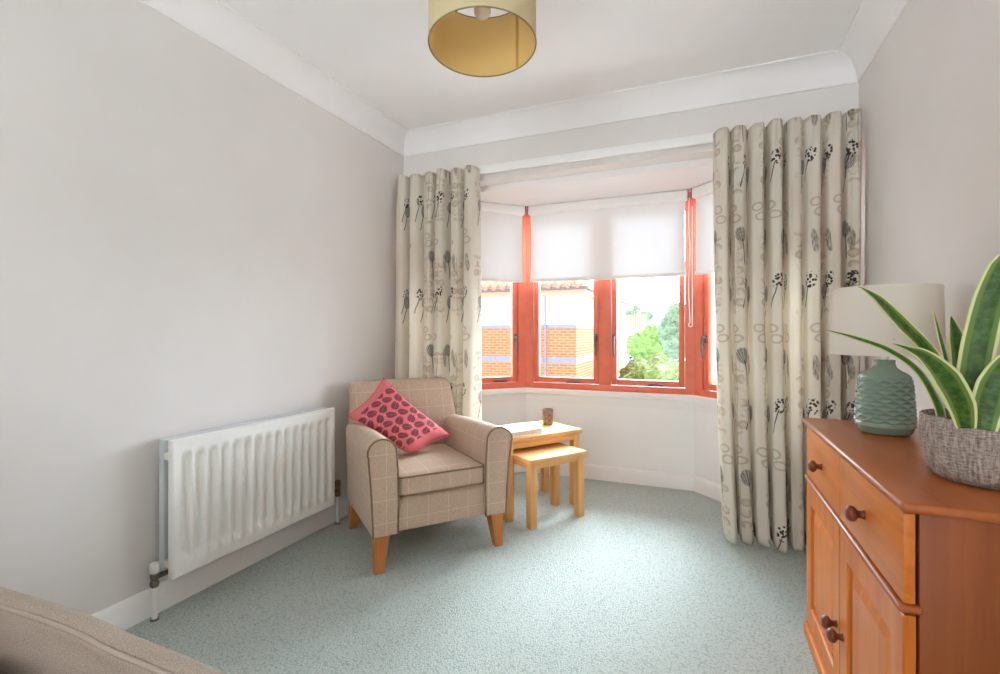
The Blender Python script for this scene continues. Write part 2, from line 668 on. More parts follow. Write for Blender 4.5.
# ================================================================== THE ROOM
T = .10
d45 = T * math.tan(PI / 8)
floor_poly = [(XL - T, YR - T), (XR + T, YR - T), (XR + T, YB), (OPR + .14, YB), (BAYR + .10, BAYY + .13), (BAYL - .10, BAYY + .13), (XL - T, YB)]
struct('floor', MB().prism(floor_poly, -.12, 0), CARPET, smooth=False)
struct('ceiling', MB().prism([(XL - T, YR - T), (XR + T, YR - T), (XR + T, YB + T), (XL - T, YB + T)], CEIL, CEIL + .1), CEILM, smooth=False)
struct('wall_left', MB().box(XL - T, XL, YR - T, YB + T, 0, CEIL), WALL, smooth=False)
struct('wall_right', MB().box(XR, XR + T, YR - T, YB + T, 0, CEIL), WALL, smooth=False)
struct('wall_back', MB().box(XL, XR, YB, YB + .11, HEADW, CEIL).box(OPR, XR, YB, YB + .11, 0, HEADW).box(XL, OPL, YB, YB + .11, 0, HEADW), WALL, smooth=False)
struct('wall_rear', MB().box(XL, XL + .45, YR - T, YR, 0, CEIL).box(XR - .45, XR, YR - T, YR, 0, CEIL).box(XL + .45, XR - .45, YR - T, YR, 2.1, CEIL), WALL, smooth=False)  # unseen rear wall; its wide opening is added to let sky fill light in
struct('ceiling_bay', MB().prism([(OPL - .1, YB + .11), (OPR + .1, YB + .11), (OPR + .12, YB + .12), (BAYR + .08, BAYY + .14), (BAYL - .08, BAYY + .14), (OPL - .12, YB + .12)], HEAD, HEAD + .1), CEILM, smooth=False)


# coving: concave quarter round
def cove_profile(n=7):
    w, h = .105, .130
    pts = [(0, -h), (.008, -h)]
    for i in range(n + 1):
        a = PI / 2 * i / n
        pts.append((.010 + (w - .018) * (1 - math.cos(a)), -h + .006 + (h - .014) * math.sin(a)))
    pts += [(w, -.008), (w, 0), (0, 0)]
    return pts


def cove(name, a, b, inward, mit):
    """run from a to b along a wall; inward = unit normal into the room, mitred ends"""
    a, b, inward = Vector(a), Vector(b), Vector(inward)
    t = (b - a).normalized()
    prof = cove_profile()
    r0 = [a + inward * d + t * d * mit[0] + Vector((0, 0, CEIL + z)) for d, z in prof]
    r1 = [b + inward * d - t * d * mit[1] + Vector((0, 0, CEIL + z)) for d, z in prof]
    struct(name, MB().loft([r0, r1]), CEILM, angle=35)


cove('trim_1', (XL, YR, 0), (XL, YB, 0), (1, 0, 0), (0, 1))
cove('trim_2', (XL, YB, 0), (XR, YB, 0), (0, -1, 0), (1, 1))
cove('trim_3', (XR, YB, 0), (XR, YR, 0), (-1, 0, 0), (1, 0))

SK = [(0, 0), (.016, 0), (.016, .080), (.011, .092), (.006, .100), (0, .102)]


def skirting(name, pts, side):
    """polyline of plan points, mitred; side=+1 if room lies to the left of travel"""
    rings = []
    P = [Vector((x, y)) for x, y in pts]
    for i, p in enumerate(P):
        ns = []
        if i > 0: d = (P[i] - P[i - 1]).normalized(); ns.append(Vector((-d.y, d.x)) * side)
        if i < len(P) - 1: d = (P[i + 1] - P[i]).normalized(); ns.append(Vector((-d.y, d.x)) * side)
        n = sum(ns, Vector((0, 0)))
        n = n / len(ns)
        n = n / n.length_squared if len(ns) == 2 else n
        rings.append([(p.x + n.x * d, p.y + n.y * d, z) for d, z in SK])
    struct(name, MB().loft(rings), WHITE, angle=30)


skirting('baseboard_left', [(XL, YR), (XL, YB)], -1)
skirting('baseboard_right', [(XR, YR), (XR, YB)], 1)
skirting('baseboard_bay', [(OPL, YB), (BAYL, BAYY), (BAYR, BAYY), (OPR, YB)], -1)


# bay dado walls under the windows and their windows
def bay_side(name, a, b, wname, sill, apron, nsash, handles, stays):
    a, b = Vector(a + (0,)), Vector(b + (0,))
    t = (b - a).normalized()
    L = (b - a).length
    rz = math.atan2(t.y, t.x)
    M = Matrix.Translation(a) @ Matrix.Rotation(rz, 4, 'Z')      # x along the wall, +y outdoors
    ext = math.tan(PI / 8)
    mb = MB()
    mb.prism([(0, 0), (L, 0), (L + T * ext, T), (-T * ext, T)], 0, .60)
    o = struct(name, mb, WHITEB, smooth=False)
    o.matrix_world = M
    # sill board and apron moulding
    def strip(nm, d0, d1, z0, z1, ch):
        m2 = MB()
        prof = [(-d0, z0), (-d0, z1 - ch), (-d0 + ch, z1), (d1, z1), (d1, z0)]
        m2.loft([[((y * ext) if True else 0, y, z) for y, z in [(q[0], q[1]) for q in prof]][:0] or [(-q[0] * ext, q[0], q[1]) for q in prof],
                 [(L + q[0] * ext, q[0], q[1]) for q in prof]])
        oo = struct(nm, m2, WHITE, smooth=False)
        oo.matrix_world = M
    strip(sill, .035, .10, .600, .637, .008)
    strip(apron, .012, .0, .535, .600, .006)
    # window: fixed frame, opening sashes, panes, handles
    w = thing(wname, '', '')
    for k in ('label', 'category'): del w[k]
    w['kind'] = 'structure'
    w.matrix_world = M
    Z0, Z1 = .637, HEAD
    jamb, rail, mull = .060, .040, .043
    fr = MB()
    fr.loft([[(0, 0, Z0), (jamb, 0, Z0), (jamb, .07, Z0), (-.07 * ext, .07, Z0)], [(0, 0, Z1), (jamb, 0, Z1), (jamb, .07, Z1), (-.07 * ext, .07, Z1)]])
    fr.loft([[(L - jamb, 0, Z0), (L, 0, Z0), (L + .07 * ext, .07, Z0), (L - jamb, .07, Z0)], [(L - jamb, 0, Z1), (L, 0, Z1), (L + .07 * ext, .07, Z1), (L - jamb, .07, Z1)]])
    fr.box(jamb, L - jamb, -.004, .07, Z0, Z0 + rail, .003)
    fr.box(jamb, L - jamb, 0, .07, Z1 - .05, Z1, .003)
    fr.box(L / 2 - mull, L / 2 + mull, -.002, .07, Z0 + rail, Z1 - .05, .003)
    fr.build('frame', REDM, w, angle=30)
    spans = [(jamb, L / 2 - mull), (L / 2 + mull, L - jamb)]
    for k, (x0, x1) in enumerate(spans):
        st, zb, zt = .040, Z0 + rail, Z1 - .05
        g = .004
        sb = MB()
        sb.box(x0 + g, x0 + st, .014, .060, zb + g, zt - g, .004)
        sb.box(x1 - st, x1 - g, .014, .060, zb + g, zt - g, .004)
        sb.box(x0 + st, x1 - st, .014, .060, zb + g, zb + .045, .004)
        sb.box(x0 + st, x1 - st, .014, .060, zt - .045, zt - g, .004)
        s = sb.build('sash', REDM, w, angle=30)
        p = MB().box(x0 + st - .004, x1 - st + .004, .036, .040, zb + .041, zt - .041)
        p.build('glass_pane', GLASS, s, smooth=False)
        hx = handles[k]
        hx = x1 - st * .52 if hx else x0 + st * .52
        hb = MB()
        hb.box(hx - .010, hx + .010, .004, .014, .985, 1.045, .004)
        hb.tube([(hx, .014, 1.02), (hx, -.012, 1.02)], .009, 10)
        hb.tube([(hx, -.014, 1.028), (hx, -.019, .99), (hx + .002, -.021, .94), (hx + .004, -.016, .885)], .007, 8, radii=[.009, .009, .0075, .006])
        hb.build('handle', STEEL, s, angle=60)
        cx = (x0 + x1) / 2 + stays
        vb = MB()
        vb.box(cx - .055, cx + .055, .003, .0145, zb + .005, zb + .022, .004)
        vb.tube([(cx - .02, .004, zb + .016), (cx + .05, -.008, zb + .018)], .006, 8)
        vb.build('stay', STEEL, s, angle=60)
    return M, L


MLL = bay_side('wall_bay_left', (OPL, YB), (BAYL, BAYY), 'window_1', 'trim_4', 'trim_5', 2, (1, 1), .03)
MC = bay_side('wall_bay_center', (BAYL, BAYY), (BAYR, BAYY), 'window_2', 'trim_6', 'trim_7', 2, (1, 0), .06)
MR = bay_side('wall_bay_right', (BAYR, BAYY), (OPR, YB), 'window_3', 'trim_8', 'trim_9', 2, (0, 0), .03)


# roller blinds
def roller_blind(ML, x0, x1, label, zb=1.45):
    M, L = ML
    t = thing('roller_blind', label, 'blind')
    t['group'] = 'white roller blinds in the bay'
    t.matrix_world = M @ Matrix.Translation((0, 0, zb))
    y = -.050
    n = 40
    H = HEAD - .035 - zb
    f = MB()
    # fabric cups in slightly at the sides half way down
    def pt(a, b, dy):
        edge = (2 * a - 1)
        pinch = .010 * math.sin(PI * min(1, b * 1.05)) * edge ** 3
        cup = .010 * abs(edge) ** 6 * math.sin(PI * b)
        return (x0 + a * (x1 - x0) - pinch, y + dy - cup, b * H)
    f.grid(lambda a, b: pt(a, b, 0), n, 16)
    f.build('blind_fabric', BLIND, t, norm=False)
    b = MB()
    b.box(x0 - .002, x1 + .002, y - .008, y + .006, -.022, .004, .004)
    b.build('bottom_bar', WHITE, t)
    h = MB()
    h.box(x0 - .012, x1 + .012, y - .030, y + .026, H - .034, H + .034, .012, 3)
    h.build('headrail', WHITE, t)
    for xx in (x0 - .016, x1 + .012):
        MB().box(xx, xx + .004, y - .028, y + .03, H - .03, H + .034, .001).build('bracket', STEEL, t)
    return t, y, H


roller_blind(MLL, .02, MLL[1] - .050, 'white roller blind on left angled window next to left curtain')
bc, by, bh = roller_blind(MC, .056, MC[1] - .054, 'wide white roller blind across the two middle window panes')
roller_blind(MR, .062, MR[1] - .02, 'white roller blind on right angled window, partly hidden by right curtain')
# its pull cord
cx = MC[1] - .032
pts = [(cx, by - .012, bh - .02)]
for i in range(1, 13): pts.append((cx - .004 * math.sin(i * .9), by - .014 - .0015 * i, bh - .02 - i * .068))
lo = pts[-1]
for i in range(7):
    a = PI * i / 6
    pts.append((cx + .007 - .011 * math.cos(a) * 1.0, lo[1], lo[2] - .012 * math.sin(a) - .02))
for i in range(12, 0, -1): pts.append((cx + .018, by - .014 - .0015 * i, bh - .02 - i * .068 + .01))
MB().tube(pts, .0032, 6).build('pull_cord', WHITE, bc)


# ------------------------------------------------------------------ curtains and rail
rail = thing('curtain_rail', 'long white curtain rail across the top of the bay opening', 'curtain rail', (-.6, 2.788, 2.068))
MB().box(-1.285, 1.285, -.012, .010, -.014, .034, .004).build('track', WHITE, rail)
for xx in (-1.24, -.75, -.25, .25, .75, 1.24):
    MB().box(xx - .012, xx + .012, .008, .0675, .002, .026, .003).build('bracket', WHITE, rail)


def curtain(x0, x1, folds, seed, label, spread, swell):
    rr = random.Random(seed)
    ph = [rr.uniform(0, 6.28) for _ in range(6)]
    W = x1 - x0
    z0, z1 = .022, 2.085
    t = thing('curtain', label, 'curtain', ((x0 + x1) / 2, 2.724 if x0 > -1 else 2.733, 0), 0, 'floral curtains either side of the bay')

    def warp(a):
        return a + .030 * math.sin(2 * PI * a * 2 + ph[0]) + .020 * math.sin(2 * PI * a * 3.3 + ph[1])

    w0, w1 = warp(0), warp(1)

    def pos(a, b):
        # b: 0 bottom .. 1 top; broad soft pleats with narrow deep valleys
        wa = (warp(a) - w0) / (w1 - w0)
        pinch = max(0, (b - .90) / .10)
        low = 1 - b
        amp = .033 + .022 * min(1, low * 1.6) + .010 * math.sin(2 * PI * a * 1.3 + ph[2])
        amp *= (1 - .35 * pinch)
        th = 2 * PI * folds * wa + .35 * math.sin(low * 2.2 + ph[3])
        val = (.5 + .5 * math.cos(th)) ** 2.6
        y = amp * (1 + .35 * math.sin(th * .37 + ph[5])) * (1 - 2.1 * val) + .006 * math.sin(th * .5 + ph[4] + low) + .004 * math.sin(th * 2 + ph[5]) * (1 - val)
        y += .006 * pinch * math.sin(th * 3)
        xb = wa * W - W / 2
        x = xb - (W / folds) * .11 * math.sin(th) * (.6 + .4 * low)
        x += spread * low * low * (xb / W) + swell * low * low
        z = z0 + b * (z1 - z0) + (.008 * math.sin(th + 1.0) * max(0, 1 - b * 8) if b < .13 else 0)
        z += .006 * math.cos(th + PI) * pinch
        return (x, -y * 1.0, z)

    arc = [0.0]
    for i in range(300):
        p, q = pos(i / 300, .5), pos((i + 1) / 300, .5)
        arc.append(arc[-1] + math.hypot(q[0] - p[0], q[1] - p[1]))

    f = MB()
    nu, nv = 300, 70
    f.grid(pos, nu, nv, lambda a, b: (arc[int(round(a * nu))] + seed * .137, b * (z1 - z0)))
    o = f.build('curtain_fabric', CURT, t, norm=False, angle=180)
    so = o.modifiers.new('cloth', 'SOLIDIFY')
    so.thickness = .0022
    # pleat hooks along the heading tape
    for i in range(folds):
        a = (i + .5) / folds
        p = pos(a, .975)
        MB().tube([(p[0], .030, p[2] - .012), (p[0], .044, p[2] + .004), (p[0], .044, p[2] - .022)], .0025, 6).build('hook', STEEL, t)
    return t


curtain(-1.884, -1.285, 6, 3, 'floral print curtain hanging left of the bay behind the armchair', -.02, 0.0)
curtain(.052, .690, 8, 5, 'floral print curtain hanging right of the bay behind the sideboard', -.06, .02)


# ------------------------------------------------------------------ radiator
rad = thing('radiator', 'white double panel radiator fixed on the left wall', 'radiator', (XL, 1.62, 0))
# local: x out from wall, y along wall
RY0, RY1, RZ0, RZ1 = -.422, .430, .146, .652
fx = .105


def panel(mb, xf, thick, fl, amp, sgn=1):
    ny, nz_ = fl * 12 + 16, 30
    def f(a, b):
        y = RY0 + a * (RY1 - RY0)
        z = RZ0 + b * (RZ1 - RZ0)
        mar = .022
        tt = (y - RY0 - mar) / (RY1 - RY0 - 2 * mar)
        dep = 0
        if 0 < tt < 1:
            ww = .5 - .5 * math.cos(2 * PI * tt * fl)
            ww = .5 - .5 * math.cos(PI * min(1, ww * 1.25))
            zz = min((z - RZ0 - .042), (RZ1 - .052 - z)) / .022
            k = max(0, min(1, zz))
            k = k * k * (3 - 2 * k)
            dep = amp * ww * k
        return (xf - dep, y, z)
    mb.grid(f, ny, nz_)
    # folded edge and back sheet
    e = .004
    mb.loft([[(xf, RY0, RZ0), (xf, RY1, RZ0), (xf, RY1, RZ1), (xf, RY0, RZ1)],
             [(xf - e, RY0 - e, RZ0 - e), (xf - e, RY1 + e, RZ0 - e), (xf - e, RY1 + e, RZ1 + e), (xf - e, RY0 - e, RZ1 + e)],
             [(xf - thick, RY0 - e, RZ0 - e), (xf - thick, RY1 + e, RZ0 - e), (xf - thick, RY1 + e, RZ1 + e), (xf - thick, RY0 - e, RZ1 + e)]], cap=False)
    mb.grid(lambda a, b: (xf - thick, RY0 - e + a * (RY1 - RY0 + 2 * e), RZ0 - e + b * (RZ1 - RZ0 + 2 * e)), 1, 1)
    return mb


panel(MB(), fx, .024, 15, .022).build('front_panel', RADM, rad, angle=50)
panel(MB(), .050, .020, 15, .010).build('back_panel', RADB, rad, angle=50)
for y in (RY0 + .018, RY1 - .018):
    for z in (RZ0 + .045, RZ1 - .06):
        MB().box(.045, .090, y - .017, y + .017, z - .014, z + .014, .004).build('connector', RADM, rad)
for y in (RY0 + .16, RY1 - .16):
    MB().box(.001, .032, y - .02, y + .02, RZ0 + .05, RZ1 - .05, .003).build('wall_bracket', RADM, rad)
def valve(y, side, capm, dz):
    v = MB()
    zc = RZ0 + dz
    v.tube([(.048, y - side * (.05 if side < 0 else .10), zc), (.048, y, zc)], .010, 10)
    v.lathe([(.011, zc - .035), (.015, zc - .03), (.015, zc - .016), (.011, zc - .012), (.014, zc), (.014, zc + .016), (.010, zc + .02)], 12, (.048, y, 0))
    vo = v.build('valve', DARKM if side < 0 else BRASS, rad, angle=50)
    c = MB()
    c.lathe([(.013, zc + .016), (.0155, zc + .019), (.0155, zc + .046), (.0135, zc + .052)], 20, (.048, y, 0))
    c.build('valve_cap', capm, vo, angle=40)
    p = MB()
    p.tube([(.048, y, .001), (.048, y, zc - .03)], .0095 if side < 0 else .0075, 12)
    p.build('pipe', WHITE, rad, angle=50)
    k = MB().lathe([(.015, .0005), (.015, .004), (.010, .006)], 16, (.048, y, 0))
    k.build('pipe_collar', DARKM, rad)
valve(RY0 - .032, -1, WHITE, .010)
valve(RY1 + .090, 1, BRASS, .040)


# ------------------------------------------------------------------ armchair
ch = thing('armchair', 'beige check upholstered armchair with tapered wooden legs in the left corner', 'armchair', (-1.305, 1.772, 0), math.atan2(.773, .634))
CX = .291


def arm_prof():
    pts = [(.074, .165), (.076, .30), (.074, .44), (.070, .50)]
    c, rx, rz = (.004, .530), .064, .060
    for i in range(0, 12):
        a = math.radians(-5 + i * 19)
        pts.append((c[0] + rx * math.cos(a), c[1] + rz * math.sin(a)))
    pts += [(-.056, .50), (-.049, .43), (-.042, .33), (-.037, .22), (-.035, .165)]
    return pts


AP = arm_prof()
for sgn in (1, -1):
    def P(x, y, z):
        if x < -.035:
            x = -.035 + (x + .035) * ((1 - .75 * min(1, max(0, y) / .45)) + (.45 if sgn < 0 else 0))
        return (x if sgn > 0 else 2 * CX - x, y, z)
    cxm, czm = .02, .40
    def ringat(y, k, top=0.0):
        out = []
        for x, z in AP:
            zz = z - top * max(0, (z - .3) / .3)
            out.append(P(cxm + (x - cxm) * k[0], y, czm + (zz - czm) * k[1]))
        return out
    m = MB()
    m.loft([ringat(-.024, (.86, .97)), ringat(-.023, (.95, .992)), ringat(-.016, (1, 1)), ringat(.1, (1, 1)), ringat(.25, (1, 1), .003), ringat(.40, (1, 1), .012), ringat(.56, (1, 1), .022)])
    a = m.build('arm', CHECK, ch, boxuv=True, angle=62)
    pp = [P(x, -.023, z) for x, z in AP]
    MB().tube(pp, .0040, 8).build('piping', PIPE, a, angle=180)
# base rail
MB().soft(.060, 2 * CX - .060, -.004, .53, .163, .318, .014, 10).build('seat_base', CHECK, ch, boxuv=True)
# seat cushion
sx0, sx1 = .080, 2 * CX - .080
sc_obj = MB().soft(sx0, sx1, -.020, .50, .316, .420, .022, 18, (0.0, .004, .016)).build('seat_cushion', CHECK, ch, boxuv=True)
for z in (.327, .409):
    q = []
    r = .020
    x0, x1, y0, y1 = sx0 + .001, sx1 - .001, -.021, .46
    for cx_, cy_, a0 in ((x0 + r, y1, PI), (x0 + r, y0 + r, PI), (x1 - r, y0 + r, 1.5 * PI), (x1 - r, y1, 2 * PI)):
        if cy_ == y1: q.append((x0 if a0 == PI else x1, y1, z)); continue
        for i in range(6):
            aa = a0 + PI / 2 * i / 5
            q.append((cx_ + r * math.cos(aa), cy_ + r * math.sin(aa), z))
    MB().tube(q, .0042, 8).build('piping', PIPE, sc_obj, angle=180)
# backrest
def rrect(hw, yc, ht, z, r, n=5, crown=0.0, tilt=0.0):
    out = []
    r = min(r, ht * .98, hw * .98)
    for sx, sy, a0 in ((1, 1, 0), (-1, 1, PI / 2), (-1, -1, PI), (1, -1, 1.5 * PI)):
        for i in range(n + 1):
            a = a0 + PI / 2 * i / n
            x = sx * (hw - r) + r * math.cos(a)
            x *= 1.012
            x += .006
            out.append((CX + x, yc + sy * (ht - r) + r * math.sin(a), z + crown * (1 - (x / hw) ** 2)))
    return out


rings = [rrect(.316, .556, .048, .168, .03)]
for i in range(11):
    k = i / 10
    z = .19 + k * .555
    rings.append(rrect(.322 - .024 * k - (.004 if k > .8 else 0), .556 + .030 * k + .082 * k * k, .062 - .008 * k, z, .038, crown=.006 * k))
for dz, sh in ((.014, .004), (.026, .014), (.032, .028)):
    rings.append(rrect(.292 - sh * 1.1, .672, .052 - sh * 1.1, .748 + dz, .036, crown=.008))
bk = MB().loft(rings).build('backrest', CHECK, ch, boxuv=True, angle=60)
# tapered legs
def cleg(xo, yo, sx, sy, rake=0.0):
    t0, b0, zt = .066, .038, .170
    def ring(w, z, dy): return [(xo, yo + dy, z), (xo + sx * w, yo + dy, z), (xo + sx * w, yo + sy * w + dy, z), (xo, yo + sy * w + dy, z)]
    MB().loft([ring(b0, 0, rake), ring(t0, zt, 0)]).build('leg', CHAIRLEG, ch, smooth=False)
cleg(-.024, -.012, 1, 1)
cleg(2 * CX + .024, -.012, -1, 1)
cleg(-.024, .556, 1, -1, .03)
cleg(2 * CX + .024, .556, -1, -1, .03)

# pink cushion leaning across the left arm and back of the chair
Mch = Matrix.Translation((-1.305, 1.772, 0)) @ Matrix.Rotation(math.atan2(.773, .634), 4, 'Z')
pc = [Vector(p) for p in ((-.046, .492, .606), (.160, .560, .786), (.464, .330, .484), (.205, .205, .420))]   # left, top, right, bottom
pw, ph_ = .46, .30
def pil(a, b, side):
    # a along the long way (left->bottom / top->right), b from low edge to upper edge
    lo = pc[0].lerp(pc[3], a)
    hi = pc[1].lerp(pc[2], a)
    p = lo.lerp(hi, b)
    nrm = (pc[2] - pc[0]).cross(pc[1] - pc[3]).normalized()
    if nrm.y > 0: nrm = -nrm
    e = 2 * a - 1, 2 * b - 1
    bul = ((1 - e[0] ** 4) * (1 - e[1] ** 4)) ** .62
    pin = .022
    ctr = (pc[0] + pc[1] + pc[2] + pc[3]) / 4
    edge = max(abs(e[0]), abs(e[1]))
    tang = (1 - min(abs(e[0]), abs(e[1])) ** 2)
    p = p + (ctr - p).normalized() * pin * tang * edge ** 3
    cr = max(0, e[0]) * max(0, -e[1])
    p = p + (ctr - p) * .16 * cr ** 3
    wr = .006 * noise.noise(Vector((a * 5, b * 5, side * 3.0))) * bul
    return p + nrm * (side * .050 * bul + .022 + wr)
pm = MB()
for side in (1, -1):
    pm.grid(lambda a, b: pil(a, b, side), 36, 26, lambda a, b: (a * pw, b * ph_))
bmesh.ops.remove_doubles(pm.bm, verts=pm.bm.verts, dist=.0004)
pl = thing('cushion', 'pink leaf print cushion leaning in the beige armchair', 'cushion', (0, 0, 0))
pl.matrix_world = Mch @ Matrix.Translation((.2, .3, .44))
po = pm.build('cushion_cover', PILLOW, pl, angle=180)
po.data.transform(Matrix.Translation((-.2, -.3, -.44)))
seam = []
for i in range(24): seam.append(pil(i / 24, 0, 0))
for i in range(16): seam.append(pil(1, i / 16, 0))
for i in range(24): seam.append(pil(1 - i / 24, 1, 0))
for i in range(16): seam.append(pil(0, 1 - i / 16, 0))
so = MB().tube(seam, .003, 6, closed=True).build('seam', plain('pink seam', (214, 104, 110), .8, .1), pl, angle=180)
so.data.transform(Matrix.Translation((-.2, -.3, -.44)))


# ------------------------------------------------------------------ nest of tables
TA = math.atan2(.824, .566)


def nest_table(label, loc, L, D, H, leg, top, ap):
    t = thing('side_table', label, 'side table', loc, TA)
    t['group'] = 'nest of two oak tables beside the armchair'
    MB().box(0, L, 0, D, H - top, H, .004, 2).build('tabletop', PINE, t, angle=30)
    o = .012
    for x0 in (o, L - o - leg):
        for y0 in (o, D - o - leg):
            MB().box(x0, x0 + leg, y0, y0 + leg, 0, H - top, .003, 2).build('leg', PINEV, t, angle=30)
    g = .006
    for y0 in (o + g, D - o - g - .018):
        MB().box(o + leg, L - o - leg, y0, y0 + .018, H - top - ap, H - top, .002).build('apron', PINE, t, angle=30)
    for x0 in (o + g, L - o - g - .018):
        MB().box(x0, x0 + .018, o + leg, D - o - leg, H - top - ap, H - top, .002).build('apron', PINE, t, angle=30)
    return t


BT = Vector((-.995, 2.490, 0))
Lx, Sx = Vector((.566, .824, 0)), Vector((-.824, .566, 0))
# taller: its front apron sits high so that the smaller one slides under
tb = nest_table('taller light oak side table with a book and a cup on it', BT, .560, .36, .465, .044, .026, .040)
nest_table('low light oak table pulled halfway out from under the taller one', (-.838, 2.440, 0), .407, .285, .377, .044, .024, .034)

# book and cup on the taller table
bp = BT + Lx * .145 + Sx * .125 + Vector((0, 0, .4655))
bk_ = thing('book', 'thick white covered book lying on the taller oak table', 'book', bp, TA + .06)
MB().box(-.128, .125, -.098, .098, .003, .027, .001).build('page_block', PAGES, bk_, smooth=False)
cv = MB()
cv.box(-.13, .13, -.102, .102, .0, .003, .0008)
cv.box(-.13, .13, -.102, .102, .027, .030, .0008)
cv.box(-.133, -.130, -.102, .102, .0, .030, .0008)
cv.build('cover', COVER, bk_, smooth=False)
cp = BT + Lx * .472 + Sx * .225 + Vector((0, 0, .4652))
cu = MB().lathe([(.029, 0), (.033, .004), (.034, .05), (.034, .096), (.0325, .100), (.031, .098), (.031, .05), (.029, .012)], 40)
tag(cu.build('tumbler', CUP, angle=40), 'small mottled bronze cup standing on the taller oak table', 'cup').location = cp


# ------------------------------------------------------------------ sideboard
SX0 = .357          # carcass front; doors and drawers lie over it
SY0, SY1, SH = 1.085, 2.040, .750
sb = thing('sideboard', 'orange stained pine sideboard with two drawers and two doors by the right wall', 'sideboard', (.52, 1.56, 0))
OX, OY = -.52, -1.56


def sbox(mb, x0, x1, y0, y1, z0, z1, bev=.003, seg=2): return mb.box(x0 + OX, x1 + OX, y0 + OY, y1 + OY, z0, z1, bev, seg)


XW = XR - .008
CY0, CY1 = SY0 + .012, SY1 - .062
tp = MB()
sbox(tp, .330, XW, SY0, SY1, SH - .020, SH, .008, 3)
tp.build('top', SBT, sb, angle=35)
for y in (CY0, CY1 - .018):
    m = MB()
    sbox(m, SX0 + .004, XW, y, y + .018, .05, SH - .020, .002)
    m.build('side_panel', SBP, sb, angle=30)
m = MB()
sbox(m, XW - .008, XW, CY0 + .018, CY1 - .018, .05, SH - .02, .001)
sbox(m, SX0 + .02, XW - .008, CY0 + .018, CY1 - .018, .05, .068, .001)
sbox(m, SX0 + .02, XW - .008, CY0 + .018, CY1 - .018, .535, .550, .001)
m.build('carcass', SBP, sb, smooth=False)
m = MB()                                             # front face frame
sbox(m, SX0 - .000, SX0 + .020, CY0 + .018, CY1 - .018, .05, .075, .001)
ym = (CY0 + CY1) / 2
sbox(m, SX0 - .000, SX0 + .020, ym - .012, ym + .012, .075, SH - .02, .001)
m.build('face_frame', SBV, sb, smooth=False)
m = MB()                                             # plinth moulding
sbox(m, .330, XW, CY0 - .012, CY1 + .012, .0, .046, .006, 3)
sbox(m, .340, XW, CY0 - .006, CY1 + .006, .046, .056, .004, 3)
m.build('plinth', SBH, sb, angle=35)
m = MB()                                             # lip between drawers and doors
sbox(m, .329, SX0 + .01, CY0 - .004, CY1 + .004, .546, .562, .007, 3)
m.build('lip_moulding', SBT, sb, angle=35)
XD = .337


def knob(parent, y, z, r=.018):
    k = MB()
    rotm = Matrix.Rotation(-PI / 2, 3, 'Y')
    k.lathe([(.011, 0), (.0085, .004), (.0080, .011), (.0105, .014), (r * .92, .018), (r, .0235), (r * .95, .029), (r * .7, .034), (r * .3, .036)], 20, (XD + OX, y + OY, z), axis=rotm)
    k.build('knob', KNOB, parent, angle=60)


gap = .002
for y0, y1 in ((CY0, ym - gap), (ym + gap, CY1)):
    m = MB()
    sbox(m, XD, SX0 - .001, y0, y1, .564, SH - .022, .003, 2)
    d = m.build('drawer', SBH, sb, angle=30)
    knob(d, (y0 + y1) / 2 + (.010 if y0 < ym - .1 else -.01), .645)
for k, (y0, y1) in enumerate(((CY0, ym - gap), (ym + gap, CY1))):
    z0, z1 = .058, .543
    fw = .070
    def dr(x, i): return [(x + OX, y0 + i + OY, z0 + i), (x + OX, y1 - i + OY, z0 + i), (x + OX, y1 - i + OY, z1 - i), (x + OX, y0 + i + OY, z1 - i)]
    d = MB().loft([dr(SX0 - .001, 0), dr(XD + .003, 0), dr(XD, .003), dr(XD, fw - .004), dr(XD + .004, fw), dr(XD + .014, fw)]).build('door', SBV, sb, smooth=False)
    # raised and fielded panel
    q0, q1, w0, w1 = y0 + fw, y1 - fw, z0 + fw, z1 - fw
    def rr(x, i): return [(x + OX, q0 + i + OY, w0 + i), (x + OX, q1 - i + OY, w0 + i), (x + OX, q1 - i + OY, w1 - i), (x + OX, q0 + i + OY, w1 - i)]
    MB().loft([rr(XD + .0138, .001), rr(XD + .012, .001), rr(XD + .011, .007), rr(XD + .004, .030), rr(XD + .003, .034)]).build('door_panel', SBV, d, smooth=False)
    knob(d, (y1 - fw * .42) if k == 0 else (y0 + fw * .42), .265)

# ------------------------------------------------------------------ table lamp
lp = thing('table_lamp', 'table lamp with ribbed sage green ceramic base and cream drum shade on the sideboard', 'lamp', (.514, 1.820, SH))
lp.scale = (.80, .80, 1.0)
NR = 12


def ripple(r, z, a):
    if .030 < z < .172:
        k = (z - .030) / (.172 - .030)
        e = min(1, min(k, 1 - k) * 14)
        row = k * NR
        # undulating ridges that meet and part, leaving lens shaped facets
        n = 12
        c = .40 * math.cos(n * a)
        k0 = math.floor(row)
        pos_ = [(j, j + c * (-1) ** j) for j in range(k0 - 1, k0 + 3)]
        for (j, p), (_, q) in zip(pos_, pos_[1:]):
            if p <= row <= q:
                g = max(.05, q - p)
                t = (row - p) / g
                return r + .0085 * e * min(1, g) * (abs(2 * t - 1) ** 1.4 - .55)
    return r


